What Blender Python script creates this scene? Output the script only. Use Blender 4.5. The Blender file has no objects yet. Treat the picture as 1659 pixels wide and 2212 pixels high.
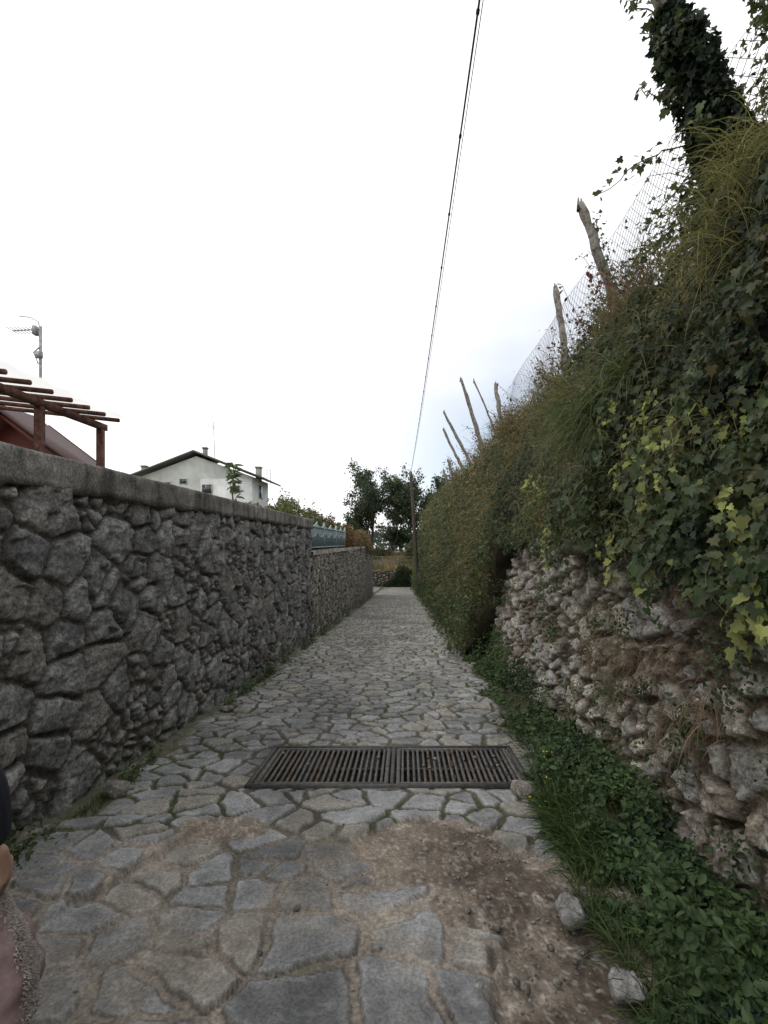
import bpy, math, numpy as np
from mathutils import Vector
R=np.random.RandomState(7)
S=bpy.context.scene
S.view_settings.view_transform='Standard'; S.view_settings.look='None'; S.view_settings.exposure=0

# ---------------------------------------------------------------- noise
def H(i,j,s=0):
    v=np.sin(i*127.1+j*311.7+s*74.7+3.3)*43758.5453
    return v-np.floor(v)
def vn(x,y,s=0):
    x=np.asarray(x,float); y=np.asarray(y,float)
    i=np.floor(x); j=np.floor(y); a=x-i; b=y-j
    a=a*a*(3-2*a); b=b*b*(3-2*b)
    return (H(i,j,s)*(1-a)+H(i+1,j,s)*a)*(1-b)+(H(i,j+1,s)*(1-a)+H(i+1,j+1,s)*a)*b
def fbm(x,y,s=0,o=4):
    t=0;a=.5;n=0
    for k in range(o):
        t=t+a*vn(x,y,s+k*7); n+=a; a*=.5; x=np.asarray(x)*2.03+1.7; y=np.asarray(y)*2.03+9.1
    return t/n
def ridge(x,y,s=0,o=3):
    t=0;a=.5;n=0
    for k in range(o):
        t=t+a*(1-np.abs(2*vn(x,y,s+k*5)-1)); n+=a; a*=.5; x=np.asarray(x)*2.1+3.7; y=np.asarray(y)*2.1+5.1
    return t/n
def sst(a,b,x):
    t=np.clip((x-a)/(b-a),0,1); return t*t*(3-2*t)
def voro(u,v,cu,cv,seed=0,drop=.18,jit=.9):
    gu=u/cu; gv=v/cv; iu=np.floor(gu); iv=np.floor(gv)
    best=np.full(gu.shape,1e9); sx=np.zeros(gu.shape); sy=np.zeros(gu.shape); sid=np.zeros(gu.shape)
    sites=[]
    for di in (-2,-1,0,1,2):
        for dj in (-2,-1,0,1,2):
            i=iu+di; j=iv+dj
            px=i+.5+jit*(H(i,j,seed)-.5); py=j+.5+jit*(H(i,j,seed+1)-.5)
            alive=H(i,j,seed+2)>drop
            sites.append((px,py,alive))
            d=np.where(alive,(gu-px)**2+(gv-py)**2,1e8)
            m=d<best
            best=np.where(m,d,best); sx=np.where(m,px,sx); sy=np.where(m,py,sy); sid=np.where(m,H(i,j,seed+3),sid)
    ed=np.full(gu.shape,1e9)
    for px,py,al in sites:
        dx=sx-px; dy=sy-py; L=np.sqrt(dx*dx+dy*dy)
        ok=al&(L>1e-6); L=np.where(L>1e-6,L,1)
        e=((gu-(sx+px)/2)*dx+(gv-(sy+py)/2)*dy)/L
        ed=np.where(ok,np.minimum(ed,e),ed)
    return ed*min(cu,cv), sid, (gu-sx)*cu, (gv-sy)*cv

# ---------------------------------------------------------------- mesh helpers
def link(o,parent=None):
    S.collection.objects.link(o)
    if parent is not None: o.parent=parent
    return o
def empty(name):
    e=bpy.data.objects.new(name,None); e.empty_display_size=.2; S.collection.objects.link(e); return e
def mk(name,V,F,C,mat,parent=None,smooth=False):
    me=bpy.data.meshes.new(name)
    V=np.asarray(V,dtype=np.float32)
    if isinstance(F,tuple): idx,sz=F
    else:
        sz=np.array([len(f) for f in F]); idx=np.array([i for f in F for i in f])
    me.vertices.add(len(V)); me.vertices.foreach_set('co',V.ravel())
    me.loops.add(len(idx)); me.loops.foreach_set('vertex_index',idx.astype(np.int32))
    me.polygons.add(len(sz)); st=np.concatenate([[0],np.cumsum(sz)[:-1]]).astype(np.int32)
    me.polygons.foreach_set('loop_start',st); me.polygons.foreach_set('loop_total',sz.astype(np.int32))
    if smooth: me.polygons.foreach_set('use_smooth',np.ones(len(sz),bool))
    me.update(calc_edges=True)
    C=np.asarray(C,dtype=np.float32)
    if C.ndim==1: C=np.tile(C,(len(V),1))
    at=me.color_attributes.new('Col','FLOAT_COLOR','POINT')
    at.data.foreach_set('color',np.concatenate([C,np.ones((len(V),1),np.float32)],1).ravel())
    me.materials.append(mat)
    return link(bpy.data.objects.new(name,me),parent)
def grid(name,P,C,mat,parent=None,smooth=True,flip=False):
    n,m=P.shape[:2]
    a=np.arange(n*m).reshape(n,m)
    q=np.stack([a[:-1,:-1],a[:-1,1:],a[1:,1:],a[1:,:-1]],-1).reshape(-1,4)
    if flip: q=q[:,::-1]
    return mk(name,P.reshape(-1,3),(q.ravel(),np.full(len(q),4)),C.reshape(-1,3),mat,parent,smooth)
class MB:
    def __init__(s): s.V=[];s.F=[];s.C=[];s.n=0
    def add(s,V,F,c):
        V=np.asarray(V,float); s.V.append(V); s.C.append(np.tile(c,(len(V),1)) if np.ndim(c)==1 else c)
        s.F+= [tuple(i+s.n for i in f) for f in F]; s.n+=len(V)
    def box(s,a,b,c,rot=None,org=None):
        x0,y0,z0=a;x1,y1,z1=b
        V=np.array([[x0,y0,z0],[x1,y0,z0],[x1,y1,z0],[x0,y1,z0],[x0,y0,z1],[x1,y0,z1],[x1,y1,z1],[x0,y1,z1]],float)
        s.add(V,[(0,3,2,1),(4,5,6,7),(0,1,5,4),(1,2,6,5),(2,3,7,6),(3,0,4,7)],c)
    def beam(s,p,q,w,h,c,up=(0,0,1)):
        p=np.array(p,float);q=np.array(q,float);d=q-p;d/=np.linalg.norm(d)
        sd=np.cross(d,up); sd/=np.linalg.norm(sd); u=np.cross(sd,d)
        V=[]
        for e in (p,q):
            for a,b in ((-1,-1),(1,-1),(1,1),(-1,1)): V.append(e+sd*a*w/2+u*b*h/2)
        s.add(V,[(0,1,2,3),(7,6,5,4),(0,4,5,1),(1,5,6,2),(2,6,7,3),(3,7,4,0)],c)
    def tube(s,pts,rad,c,n=8,rough=0,cap=True):
        pts=np.array(pts,float); k=len(pts)
        rad=np.broadcast_to(np.asarray(rad,float),(k,))
        T=np.gradient(pts,axis=0); T/= np.linalg.norm(T,axis=1)[:,None]+1e-9
        ref=np.array([0,0,1.]) if abs(T[0][2])<.8 else np.array([0,1.,0])
        V=[]
        for i in range(k):
            a=np.cross(T[i],ref); a/=np.linalg.norm(a)+1e-9; b=np.cross(T[i],a)
            for j in range(n):
                an=2*math.pi*j/n; r=rad[i]*(1+rough*(R.rand()-.5))
                V.append(pts[i]+r*(a*math.cos(an)+b*math.sin(an)))
        F=[]
        for i in range(k-1):
            for j in range(n):
                F.append((i*n+j,i*n+(j+1)%n,(i+1)*n+(j+1)%n,(i+1)*n+j))
        if cap: F.append(tuple(range(n))[::-1]); F.append(tuple((k-1)*n+j for j in range(n)))
        s.add(V,F,c)
    def build(s,name,mat,parent=None,smooth=False):
        return mk(name,np.concatenate(s.V),s.F,np.concatenate(s.C),mat,parent,smooth)

# ---------------------------------------------------------------- materials
def mat(name,rough=.85,ns=12,amt=.35,bs=60,bstr=.35,bd=.01,trans=0,spec=.3,big=0,fine=0,fs=60):
    m=bpy.data.materials.new(name); m.use_nodes=True; N=m.node_tree.nodes; L=m.node_tree.links
    P=N['Principled BSDF']; out=N['Material Output']
    P.inputs['Roughness'].default_value=rough
    P.inputs['Specular IOR Level'].default_value=spec
    a=N.new('ShaderNodeAttribute'); a.attribute_name='Col'
    tc=N.new('ShaderNodeTexCoord')
    col=a.outputs['Color']
    def layer(col,scale,am,lo=.38,hi=.62,det=8):
        nz=N.new('ShaderNodeTexNoise'); nz.inputs['Scale'].default_value=scale; nz.inputs['Detail'].default_value=det; nz.inputs['Roughness'].default_value=.65
        L.new(tc.outputs['Object'],nz.inputs['Vector'])
        mr=N.new('ShaderNodeMapRange'); mr.inputs[1].default_value=lo; mr.inputs[2].default_value=hi
        mr.inputs[3].default_value=1-am; mr.inputs[4].default_value=1+am
        L.new(nz.outputs['Fac'],mr.inputs[0])
        mx=N.new('ShaderNodeVectorMath'); mx.operation='SCALE'
        L.new(col,mx.inputs[0]); L.new(mr.outputs[0],mx.inputs['Scale'])
        return mx.outputs[0]
    col=layer(col,ns,amt)
    if big>0: col=layer(col,ns*.12,big)
    if fine>0: col=layer(col,fs,fine,.4,.6,4)
    L.new(col,P.inputs['Base Color'])
    if bstr>0:
        nb=N.new('ShaderNodeTexNoise'); nb.inputs['Scale'].default_value=bs; nb.inputs['Detail'].default_value=6; nb.inputs['Roughness'].default_value=.7
        L.new(tc.outputs['Object'],nb.inputs['Vector'])
        bp=N.new('ShaderNodeBump'); bp.inputs['Strength'].default_value=bstr; bp.inputs['Distance'].default_value=bd
        L.new(nb.outputs['Fac'],bp.inputs['Height']); L.new(bp.outputs[0],P.inputs['Normal'])
    if trans>0:
        t=N.new('ShaderNodeBsdfTranslucent'); L.new(col,t.inputs['Color'])
        ms=N.new('ShaderNodeMixShader'); ms.inputs[0].default_value=trans
        L.new(P.outputs[0],ms.inputs[1]); L.new(t.outputs[0],ms.inputs[2]); L.new(ms.outputs[0],out.inputs['Surface'])
    return m
M_stone=mat('stone_grey',.85,9,.3,45,1,.018,big=.15,fine=.32,fs=45,spec=.2)
M_path=mat('path_stone',.8,7,.2,70,.8,.008,big=.12,fine=.22,fs=70,spec=.2)
M_dry=mat('stone_pale',.95,12,.35,45,1,.03,big=.15,fine=.3,fs=50,spec=.15)
M_conc=mat('concrete',.95,6,.3,60,.9,.012,big=.25,fine=.3,fs=50,spec=.15)
M_leaf=mat('leaf',.55,3,.2,20,0,trans=.35,spec=.3)
M_soil=mat('soil',.95,6,.4,40,.5,.02,big=.2)
M_wood=mat('weathered_wood',.9,14,.45,50,.7,.01,fine=.2,spec=.15)
M_metal=mat('iron',.65,25,.4,120,.3,.002,spec=.4)
M_paint=mat('paint',.6,4,.12,60,.1,.003)
M_wall=mat('plaster',.9,1.2,.12,30,.15,.01,big=.1)
M_cloth=mat('cloth',.95,40,.15,300,.4,.003)
M_skin=mat('skin',.55,20,.06,200,.1,.001)
M_glass=mat('window_glass',.15,3,.1,20,0,spec=.6)

# ---------------------------------------------------------------- leaf templates
def tmpl(kind):
    if kind=='ivy':
        r=[(.22,-.14),(.5,.12),(.3,.33),(.36,.6),(.12,.68)]
    elif kind=='oval':
        r=[(.2,.18),(.3,.45),(.18,.8)]
    elif kind=='lance':
        r=[(.09,.2),(.13,.5),(.07,.8)]
    elif kind=='quad':
        r=[(.34,.45)]
    V=[(0,0,0)]+[(x,y,.22*x) for x,y in r]+[(0,1,-.12)]
    k=len(r)
    V+= [(-x,y,.22*x) for x,y in r]
    right=list(range(0,k+2)); left=[0]+[k+1]+[k+1+i for i in range(k,0,-1)]
    return np.array(V,float),[right,left]
def norm(a): return a/(np.linalg.norm(a,axis=-1,keepdims=True)+1e-9)
def leaves(name,P,Nn,size,C,kind='oval',down=.5,spread=.7,parent=None,m=None,jitter=.3,dirs=None):
    n=len(P)
    T,F=tmpl(kind); K=len(T)
    Nn=norm(np.broadcast_to(Nn,(n,3))+R.normal(0,spread,(n,3)))
    D=R.normal(0,1,(n,3))+np.array([0,0,-down*2]) if dirs is None else dirs
    Y=norm(D-(D*Nn).sum(1,keepdims=True)*Nn); X=np.cross(Y,Nn)
    sz=(np.broadcast_to(size,(n,))*(1+R.uniform(-.5,.4,n)))[:,None,None]
    W=P[:,None,:]+sz*(T[None,:,0,None]*X[:,None]+T[None,:,1,None]*Y[:,None]+T[None,:,2,None]*Nn[:,None])
    off=(np.arange(n)*K)[:,None]
    both=np.concatenate([off+np.array(F[0])[None],off+np.array(F[1])[None]],1)
    sizes=np.tile([len(F[0]),len(F[1])],n)
    C=np.broadcast_to(C,(n,3))*(1+R.uniform(-jitter,jitter,(n,1)))
    CC=np.repeat(C,K,axis=0)
    return mk(name,W.reshape(-1,3),(both.ravel(),sizes),CC,m or M_leaf,parent)
def blades(name,P,D,length,width,C,droop=.8,parent=None,seg=4,jitter=.25):
    n=len(P); D=norm(D); length=np.broadcast_to(length,(n,))*R.uniform(.6,1.3,n)
    sd=norm(np.cross(D,R.normal(0,1,(n,3))))
    V=[];pos=P.copy();d=D.copy()
    W=np.broadcast_to(width,(n,))
    for k in range(seg+1):
        w=(W*(1-k/seg)**.7*.5+.0004)[:,None]
        V+= [pos-sd*w,pos+sd*w]
        pos=pos+d*(length/seg)[:,None]
        d=norm(d+np.array([0,0,-droop/seg*1.6]))
    V=np.stack(V,1); K=2*(seg+1)
    f=np.array([[2*k,2*k+1,2*k+3,2*k+2] for k in range(seg)])
    idx=((np.arange(n)*K)[:,None,None]+f[None]).ravel()
    C=np.broadcast_to(C,(n,3))*(1+R.uniform(-jitter,jitter,(n,1)))
    return mk(name,V.reshape(-1,3),(idx,np.full(n*seg,4)),np.repeat(C,K,0),M_leaf,parent)
def pick(t,cols):
    t=np.clip(t,0,.9999)*(len(cols)-1); i=t.astype(int); f=(t-i)[:,None]; c=np.array(cols)
    return c[i]*(1-f)+c[i+1]*f
DK=(.028,.045,.027);GR=(.055,.08,.034);OL=(.115,.115,.045);YG=(.2,.22,.065);BR=(.14,.095,.05);RD=(.14,.035,.03)

SL=.063
def gz(y): return -SL*np.minimum(y,47.)
def gzz(y): return -SL*y

def ysamp(a,b,k=.0055,mn=.0105,mx=.09):
    o=[a];
    while o[-1]<b: o.append(o[-1]+min(mx,max(mn,k*abs(o[-1])))  if o[-1]>.9 else o[-1]+.03)
    return np.array(o)

# ================================================================= STONE PATH
SPATH=empty('stone_path')
ys=ysamp(-3,50,mn=.0095); xs=np.arange(-2.42,1.86,.0105)
Y,X=np.meshgrid(ys,xs,indexing='ij')
wu=X+.07*(fbm(X*4,Y*4,11)-.5)+.03*(fbm(X*20,Y*20,12)-.5); wv=Y+.07*(fbm(X*4,Y*4,13)-.5)+.03*(fbm(X*20,Y*20,14)-.5)
e1=voro(wu,wv,.235,.19,21,.25,.98)
e2=voro(wu,wv,.20,.15,27,.2,.98)
nearc=Y<3.55
ed,sid,lu,lv=[np.where(nearc,a,b) for a,b in zip(e1,e2)]
near=sst(3.2,2.75,Y+.5*(fbm(X*1.5,Y*1.5,9)-.5))
gap=.005+.012*fbm(X*3,Y*3,15)+near*(.004+.03*sst(.45,.7,fbm(X*2.2,Y*2.2,18)))
st=sst(0,1,(ed-gap)/(.011-.004*near))
r2=(sid*7.31)%1; r3=(sid*13.7)%1; r4=(sid*29.3)%1
relief=.020*(1-near)+.013*near
rk=ridge(X*8+sid*20,Y*8,19)
h=relief*st*(.5+.8*r2)+st*((r3-.5)*lu+(r4-.5)*lv)*.12+st*.007*(rk-.5)+.004*(fbm(X*30,Y*30,16)-.5)*(2-st)+.024*(fbm(X*1.3,Y*1.3,17)-.5)
def ell(cx,cy,rx,ry): return 1-np.sqrt(((X-cx)/rx)**2+((Y-cy)/ry)**2)
n1=(fbm(X*4,Y*4,31)-.5)*1.1
n1=n1+.5*(sid-.5)
d=np.maximum.reduce([ell(.80,1.7,.5,1.05),ell(.58,2.45,.46,.38),ell(.2,2.88,.40,.30),ell(-.05,2.8,.3,.2),ell(-1.12,3.02,.3,.17),ell(.85,.6,.55,1.2),ell(.1,2.62,.35,.15)])
dirt=sst(-.03,.10,d+n1*.35)
edge=sst(1.05,1.25,X+.25*(fbm(Y*2,Y*0,33)-.5)*2-.0)
edgel=sst(-2.02,-2.2,X+.25*(fbm(Y*2.5,Y*0,34)-.5)*2)
sandy=sst(.56,.72,fbm(X*2.2,Y*2.2,36))*.6*sst(3.4,2.8,Y)
cover=np.maximum(np.maximum(dirt,edge),edgel*.85)
hd=-.055*dirt*sst(.25,.4,X)*sst(2.5,2.1,Y)+.004+.026*(fbm(X*7,Y*7,37)-.5)+.014*(fbm(X*40,Y*40,38)-.5)
h=h*(1-cover)+hd*cover
led=sst(0,.04,-(X+1.25+.75*(3.0-Y)*.6)+.18*(fbm(X*3,Y*3,39)-.5))*sst(2.0,2.2,Y)*sst(3.2,3.0,Y)
h=h+.05*led
GX0,GX1,GY0,GY1=-1.17,.94,3.62,4.42
pit=((X>GX0+.03)&(X<GX1-.03)&(Y>GY0+.03)&(Y<GY1-.03))
ring=sst(.14,.0,np.maximum(np.maximum(GX0-X,X-GX1),np.maximum(GY0-Y,Y-GY1)))
h=h*(1-ring*.8)
h=np.where(pit,-.32,h)
Z=gz(Y)+h
warm=sst(4,12,Y)[...,None]
stc=np.array([.203,.205,.208])*(1-warm)+warm*np.array([.245,.238,.222])
stc=stc*(.72+.5*r4)[...,None]*(.8+.4*rk)[...,None]
tint=np.where(r2>.8,.6,0)[...,None]; stc=stc*(1-tint)+tint*np.array([.26,.235,.19])
vein=sst(.03,.0,np.abs(fbm(X*3+sid*30,Y*9+sid*10,41)-.5))*st
stc=stc+(vein*.05)[...,None]
worn=sst(.02,.0,np.abs(ed-gap-.012))[...,None]*.05; stc=stc+worn
jl=np.array([.26,.228,.195]); jd=np.array([.082,.073,.054]); js=np.array([.052,.06,.028])
grit=(.72+.56*vn(X*70,Y*70,47))[...,None]
wt=np.clip(near*1.0-.25*sst(.55,.7,fbm(X*2,Y*2,42)),0,1)[...,None]
jc=jd*(1-wt)+jl*wt
mo=sst(.5,.62,fbm(X*2.2,Y*2.2,43)+.25*sst(-1.2,-2.1,X))[...,None]*(1-wt)
jc=(jc*(1-mo)+js*mo)*grit
cl_=sst(.010,.0,np.abs(ed-gap))[...,None]*near[...,None]*.5*sst(.3,.6,fbm(X*6,Y*6,48))[...,None]; 
C=jc*(1-st[...,None])+stc*st[...,None]
C=C*(1-cl_)
sa=(sandy*(.3+fbm(X*9,Y*9,44)))[...,None].clip(0,1); C=C*(1-sa)+sa*np.array([.24,.21,.172])*grit
stain=(1-.25*sst(.55,.7,fbm(X*1.1,Y*1.1,49)))[...,None]; C=C*stain
damp=(sst(.42,.58,fbm(X*2.5,Y*2.5,45))*sst(-.1,.4,X))[...,None]
dc=np.array([.2,.168,.135])*(1-damp)+damp*np.array([.098,.077,.060])
peb=(vn(X*55,Y*55,46)>.80)[...,None]*.11+(vn(X*28,Y*28,55)>.88)[...,None]*.10
dc=dc*grit*(.7+.6*fbm(X*12,Y*12,56))[...,None]+peb
dc=np.where((edge>.5)[...,None],np.array([.075,.065,.04]),dc)
mossL=(edgel*.9)[...,None]; dc=dc*(1-mossL)+mossL*np.array([.065,.07,.035])
cm=cover[...,None]; C=C*(1-cm)+dc*cm
C=np.where(pit[...,None],np.array([.03,.028,.022]),C)
grid('paving',np.stack([X,Y,Z],-1),C,M_path,SPATH,flip=True)
xs2=np.arange(-14,-2.4,.12); ys2=np.arange(35.2,50,.15); Yq,Xq=np.meshgrid(ys2,xs2,indexing='ij')
e,s_,_,_=voro(Xq,Yq,.4,.35,91,.1,.9); sq=sst(.0,.06,e)[...,None]
grid('paving_bend',np.stack([Xq,Yq,gz(Yq)+.01*sq[...,0]],-1),np.array([.09,.08,.06])*(1-sq)+sq*np.array([.25,.24,.22]),M_path,SPATH,flip=True)

# ================================================================= LEFT STONE WALL
LW=empty('stone_wall')
def stonewall(name,y0,y1,zt,xf,sign,cu,cv,seed,amp,colf,matr,parent,batter=0,dz=.0115,zlow=.12,gapb=.008,facet=.35,rough=.02,bev=.035,drop=.3,tilt=.4,rkc=.5,dome=0,fu_=.085,fv_=.07,cu2=None):
    ys=ysamp(y0,y1)
    nt=int((zt+.3)/dz)+20
    t=np.linspace(0,1,nt)
    Y,T=np.meshgrid(ys,t,indexing='ij')
    zb=gz(Y)-zlow; Z=zb+(zt-zb)*T
    wu=Y+.05*(fbm(Y*4,Z*4,seed+31)-.5)+.028*(fbm(Y*18,Z*18,seed+32)-.5); wv=Z+.05*(fbm(Y*4,Z*4,seed+33)-.5)+.028*(fbm(Y*18,Z*18,seed+34)-.5)
    ed,sid,lu,lv=voro(wu,wv,cu,cv,seed,drop,.95)
    if cu2:
        # some big cells are broken up into small filler stones
        e3,s3,l3,k3=voro(wu,wv,cu*cu2,cv*cu2,seed+5,.1,.9)
        sm=((sid*51.7)%1)>.72
        ed=np.where(sm,np.minimum(ed,e3),ed); lu=np.where(sm,l3,lu); lv=np.where(sm,k3,lv); sid=np.where(sm,(sid+s3)%1,sid)
    gap=gapb+.014*fbm(Y*3,Z*3,seed+35)
    st=sst(0,1,(ed-gap)/bev)
    r2=(sid*7.31)%1; r3=(sid*13.7)%1; r4=(sid*29.3)%1
    e2,s2,fu,fv=voro(wu+.3*sid,wv+.2*sid,fu_,fv_,seed+50,.25,.95)
    fac=(((s2*17.3)%1-.5)*fu+((s2*31.7)%1-.5)*fv)*2*facet+.010*(s2-.5)
    rk=ridge(Y*10+sid*30,Z*10,seed+60)
    h=st*(amp*(.5+.8*r2)+((r3-.5)*lu+(r4-.5)*lv)*tilt+fac*.6+rough*(rk-.5)+dome*sst(0,.09,ed-gap))+rough*.8*(fbm(Y*9,Z*9,seed+36)-.5)+rough*.7*(fbm(Y*35,Z*35,seed+37)-.5)+.05*(fbm(Y*.8,Z*.8,seed+38)-.5)
    x=xf+sign*h-sign*batter*(Z-gz(Y))
    C=colf(Y,Z,st,r2,r3,r4,s2)*(1-rkc/2+rkc*rk)[...,None]
    grid(name,np.stack([x,Y,Z],-1),C,matr,parent,flip=(sign<0))
def colL(Y,Z,st,r2,r3,r4,s2):
    c=np.stack([.215+0*Y,.214+0*Y,.214+0*Y],-1)*(.6+.7*r4)[...,None]*(.85+.3*s2)[...,None]
    li=sst(.54,.66,fbm(Y*9,Z*9,71))[...,None]; c=c*(1-li*.4)+li*.4*np.array([.36,.36,.35])
    br=(r3>.75)[...,None]*.35; c=c*(1-br)+br*np.array([.22,.19,.16])
    m=np.array([.10,.092,.08])*(.7+.6*fbm(Y*6,Z*6,74))[...,None]
    lo=sst(.5,0,Z-gz(Y))[...,None]*.35
    c=c*st[...,None]+m*(1-st[...,None])
    gr=lo*sst(.4,.6,fbm(Y*3,Z*3,72))[...,None]; c=c*(1-gr)+gr*np.array([.05,.055,.03])
    streak=(1-.3*sst(.5,.65,fbm(Y*5,Z*.8,73))*sst(1.1,1.9,Z))[...,None]
    return c*streak
stonewall('stonework_tall',-3,11.9,1.96,-2.30,1,.285,.25,107,.030,colL,M_stone,LW,bev=.015,facet=.26,rough=.022,drop=.25,tilt=.24,dome=.008,rkc=.45,gapb=.005,fu_=.12,fv_=.10,cu2=.48)
def colL2(*a):
    c=colL(*a); return c*np.array([1.3,1.25,1.15])
stonewall('stonework_low',11.9,35,1.33,-2.29,1,.27,.23,131,.03,colL2,M_stone,LW,bev=.018,facet=.2,drop=.22,tilt=.25,cu2=.5)
prof=np.array([[-2.58,1.94],[-2.58,2.16],[-2.50,2.165],[-2.40,2.168],[-2.30,2.168],[-2.262,2.165],[-2.245,2.158],[-2.241,2.14],[-2.241,2.11],[-2.241,2.08],[-2.241,2.05],[-2.241,2.02],[-2.241,1.99],[-2.243,1.955],[-2.33,1.945]])
def capmesh(name,ys,prof,c0,parent):
    Yc=np.repeat(ys[:,None],len(prof),1); Xc=np.repeat(prof[None,:,0],len(ys),0); Zc=np.repeat(prof[None,:,1],len(ys),0)
    low=sst(2.0,1.945,Zc)*.06*(fbm(Yc*8,Zc,85)-.2)
    Xc=Xc+.014*(fbm(Yc*5,Zc*9,81)-.5)+.008*(vn(Yc*25,Zc*40,86)-.5); Zc=Zc+.012*(fbm(Yc*3,Xc*6,82)-.5)
    Zc=Zc-low
    c=np.array(c0)*(.7+.6*fbm(Yc*2,Zc*14,83))[...,None]
    stn=sst(.5,.7,fbm(Yc*7,Zc*1.2,84))[...,None]*.45
    jn=(np.abs(((Yc+.4)%1.9)-.02)<.02)[...,None]*.4
    c=c*(1-stn)*(1-jn)
    grid(name,np.stack([Xc,Yc,Zc],-1),c,M_conc,parent,smooth=False)
capmesh('concrete_cap',np.arange(-3,11.92,.03),prof,(.215,.205,.188),LW)
p2=prof.copy(); p2[:,1]=np.where(p2[:,1]>2.05,1.40,1.30)
capmesh('low_coping',np.arange(11.9,35,.1),p2,(.24,.225,.2),LW)
b=MB(); b.box((-2.57,-3,-1),(-2.36,11.88,1.93),(.15,.15,.14)); b.box((-2.57,11.9,-3.2),(-2.36,35,1.29),(.15,.15,.14)); b.box((-14,34.8,-3.2),(-2.575,35.1,1.1),(.15,.15,.14)); b.build('wall_core',M_conc,LW)

# ================================================================= RIGHT DRY STONE WALL
def colR(Y,Z,st,r2,r3,r4,s2):
    c=np.stack([.43+0*Y,.395+0*Y,.345+0*Y],-1)*(.68+.55*r4)[...,None]*(.82+.36*s2)[...,None]
    g=(r3>.55)[...,None]*.65; c=c*(1-g)+g*np.array([.36,.355,.34])*(.72+.5*r4)[...,None]
    so=sst(.55,.7,fbm(Y*4,Z*4,75))[...,None]*.55; c=c*(1-so)+so*np.array([.25,.195,.14])
    li=sst(.6,.7,fbm(Y*12,Z*12,76))[...,None]*.5; c=c*(1-li)+li*np.array([.5,.49,.46])
    m=np.array([.13,.10,.072])
    c=c*st[...,None]+m*(1-st[...,None])
    mo=sst(.58,.7,fbm(Y*2.3,Z*2.3,77))[...,None]*.35
    return c*(1-mo)+mo*np.array([.11,.11,.06])
DW=empty('dry_stone_wall')
stonewall('dry_stonework',.3,14,1.95,1.60,-1,.215,.17,209,.055,colR,M_dry,DW,batter=.07,dz=.0115,zlow=.15,gapb=.004,facet=.5,rough=.045,bev=.028,drop=.2,tilt=.45,fu_=.10,fv_=.085,cu2=.5)

# ================================================================= GROUND
gx=np.array([-900,-400,-150,-60,-30,-15,-14,-8,-5,-3,-2.56,-2.45,-1,.5,1.9,2.4,2.5,2.65,3.2,5,8,15,30,60,150,400,900.])
gy=np.array([-60,-20,-5,0,3,6,9,12,15,20,25,30,34.9,35.1,40,44,46.2,50.3,50.6,53,56,60,64,70,80,100,140,200,400,900,1500.])
GY,GXX=np.meshgrid(gy,gx,indexing='ij')
lane=gz(GY)-.42
left=np.where(GY<12,1.0,.9); right=3.85+0*GY
z=np.where(GXX<-2.5,left,np.where(GXX>2.45,right,lane))
z=np.where((GXX<0)&(GXX>-14.5)&(GY>35),lane,z)
far=np.interp(GY,[50,50.4,56,62,80,140,400,1500],[-1.4,-1.35,-.4,.2,.0,-1.5,-6,-20])
z=np.where(GY>50.4,np.where(GXX>2.45,np.maximum(far,3.85-(GY-50)*.3),far),z)
z=z+np.where((np.abs(GXX)>3)&~((GXX<0)&(GXX>-14.5)&(GY>34)&(GY<50.5)),.25*(fbm(GXX*.3,GY*.3,91)-.5),0)
C=np.stack([.09+.05*fbm(GXX*.2,GY*.2,92),.10+.03*fbm(GXX*.2,GY*.2,93),.045+0*GY],-1)
C=np.where((GY>50)[...,None]&(GY<70)[...,None],np.array([.2,.17,.09]),C)
grid('ground',np.stack([GXX,GY,z],-1),C,M_soil,flip=True,smooth=False)

# ================================================================= DRAIN GRATE
GX0,GX1,GY0,GY1=-1.17,.94,3.62,4.42
DG=empty('drain_grate')
b=MB(); IR=(.075,.07,.066)
def ybeam(x,y0,y1,w,h,c,dz=0): b.beam((x,y0,gzz(y0)+dz),(x,y1,gzz(y1)+dz),w,h,c)
for y,w in ((GY0,.035),(GY1,.035)): b.beam((GX0-.02,y,gzz(y)+.0),(GX1+.02,y,gzz(y)+.0),w,.05,(.06,.055,.05))
mid=(GX0+GX1)/2+.02
for x in (GX0,GX1): ybeam(x,GY0+.02,GY1-.02,.035,.048,(.06,.055,.05))
ybeam(mid,GY0+.02,GY1-.02,.03,.06,(.06,.055,.05),-.004)
for xa,xb in ((GX0+.035,mid-.03),(mid+.03,GX1-.035)):
    for x in (xa+.015,xb-.015): ybeam(x,GY0+.03,GY1-.03,.03,.035,(.09,.088,.082),.004)
    for y in (GY0+.045,GY1-.045): b.beam((xa+.031,y,gzz(y)+.003),(xb-.031,y,gzz(y)+.003),.03,.033,(.09,.088,.082))
    n=21
    for i in range(n):
        x=xa+.03+(xb-xa-.06)*(i+.5)/n
        rs=(.095,.09,.085) if R.rand()>.3 else (.1,.078,.06)
        ybeam(x+R.normal(0,.001),GY0+.061,GY1-.061,.019,.03,rs,.003)
    ym=(GY0+GY1)/2
    b.beam((xa+.03,ym,gzz(ym)-.03),(xb-.03,ym,gzz(ym)-.03),.02,.03,IR)
b.build('iron_bars',M_metal,DG)
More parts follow.
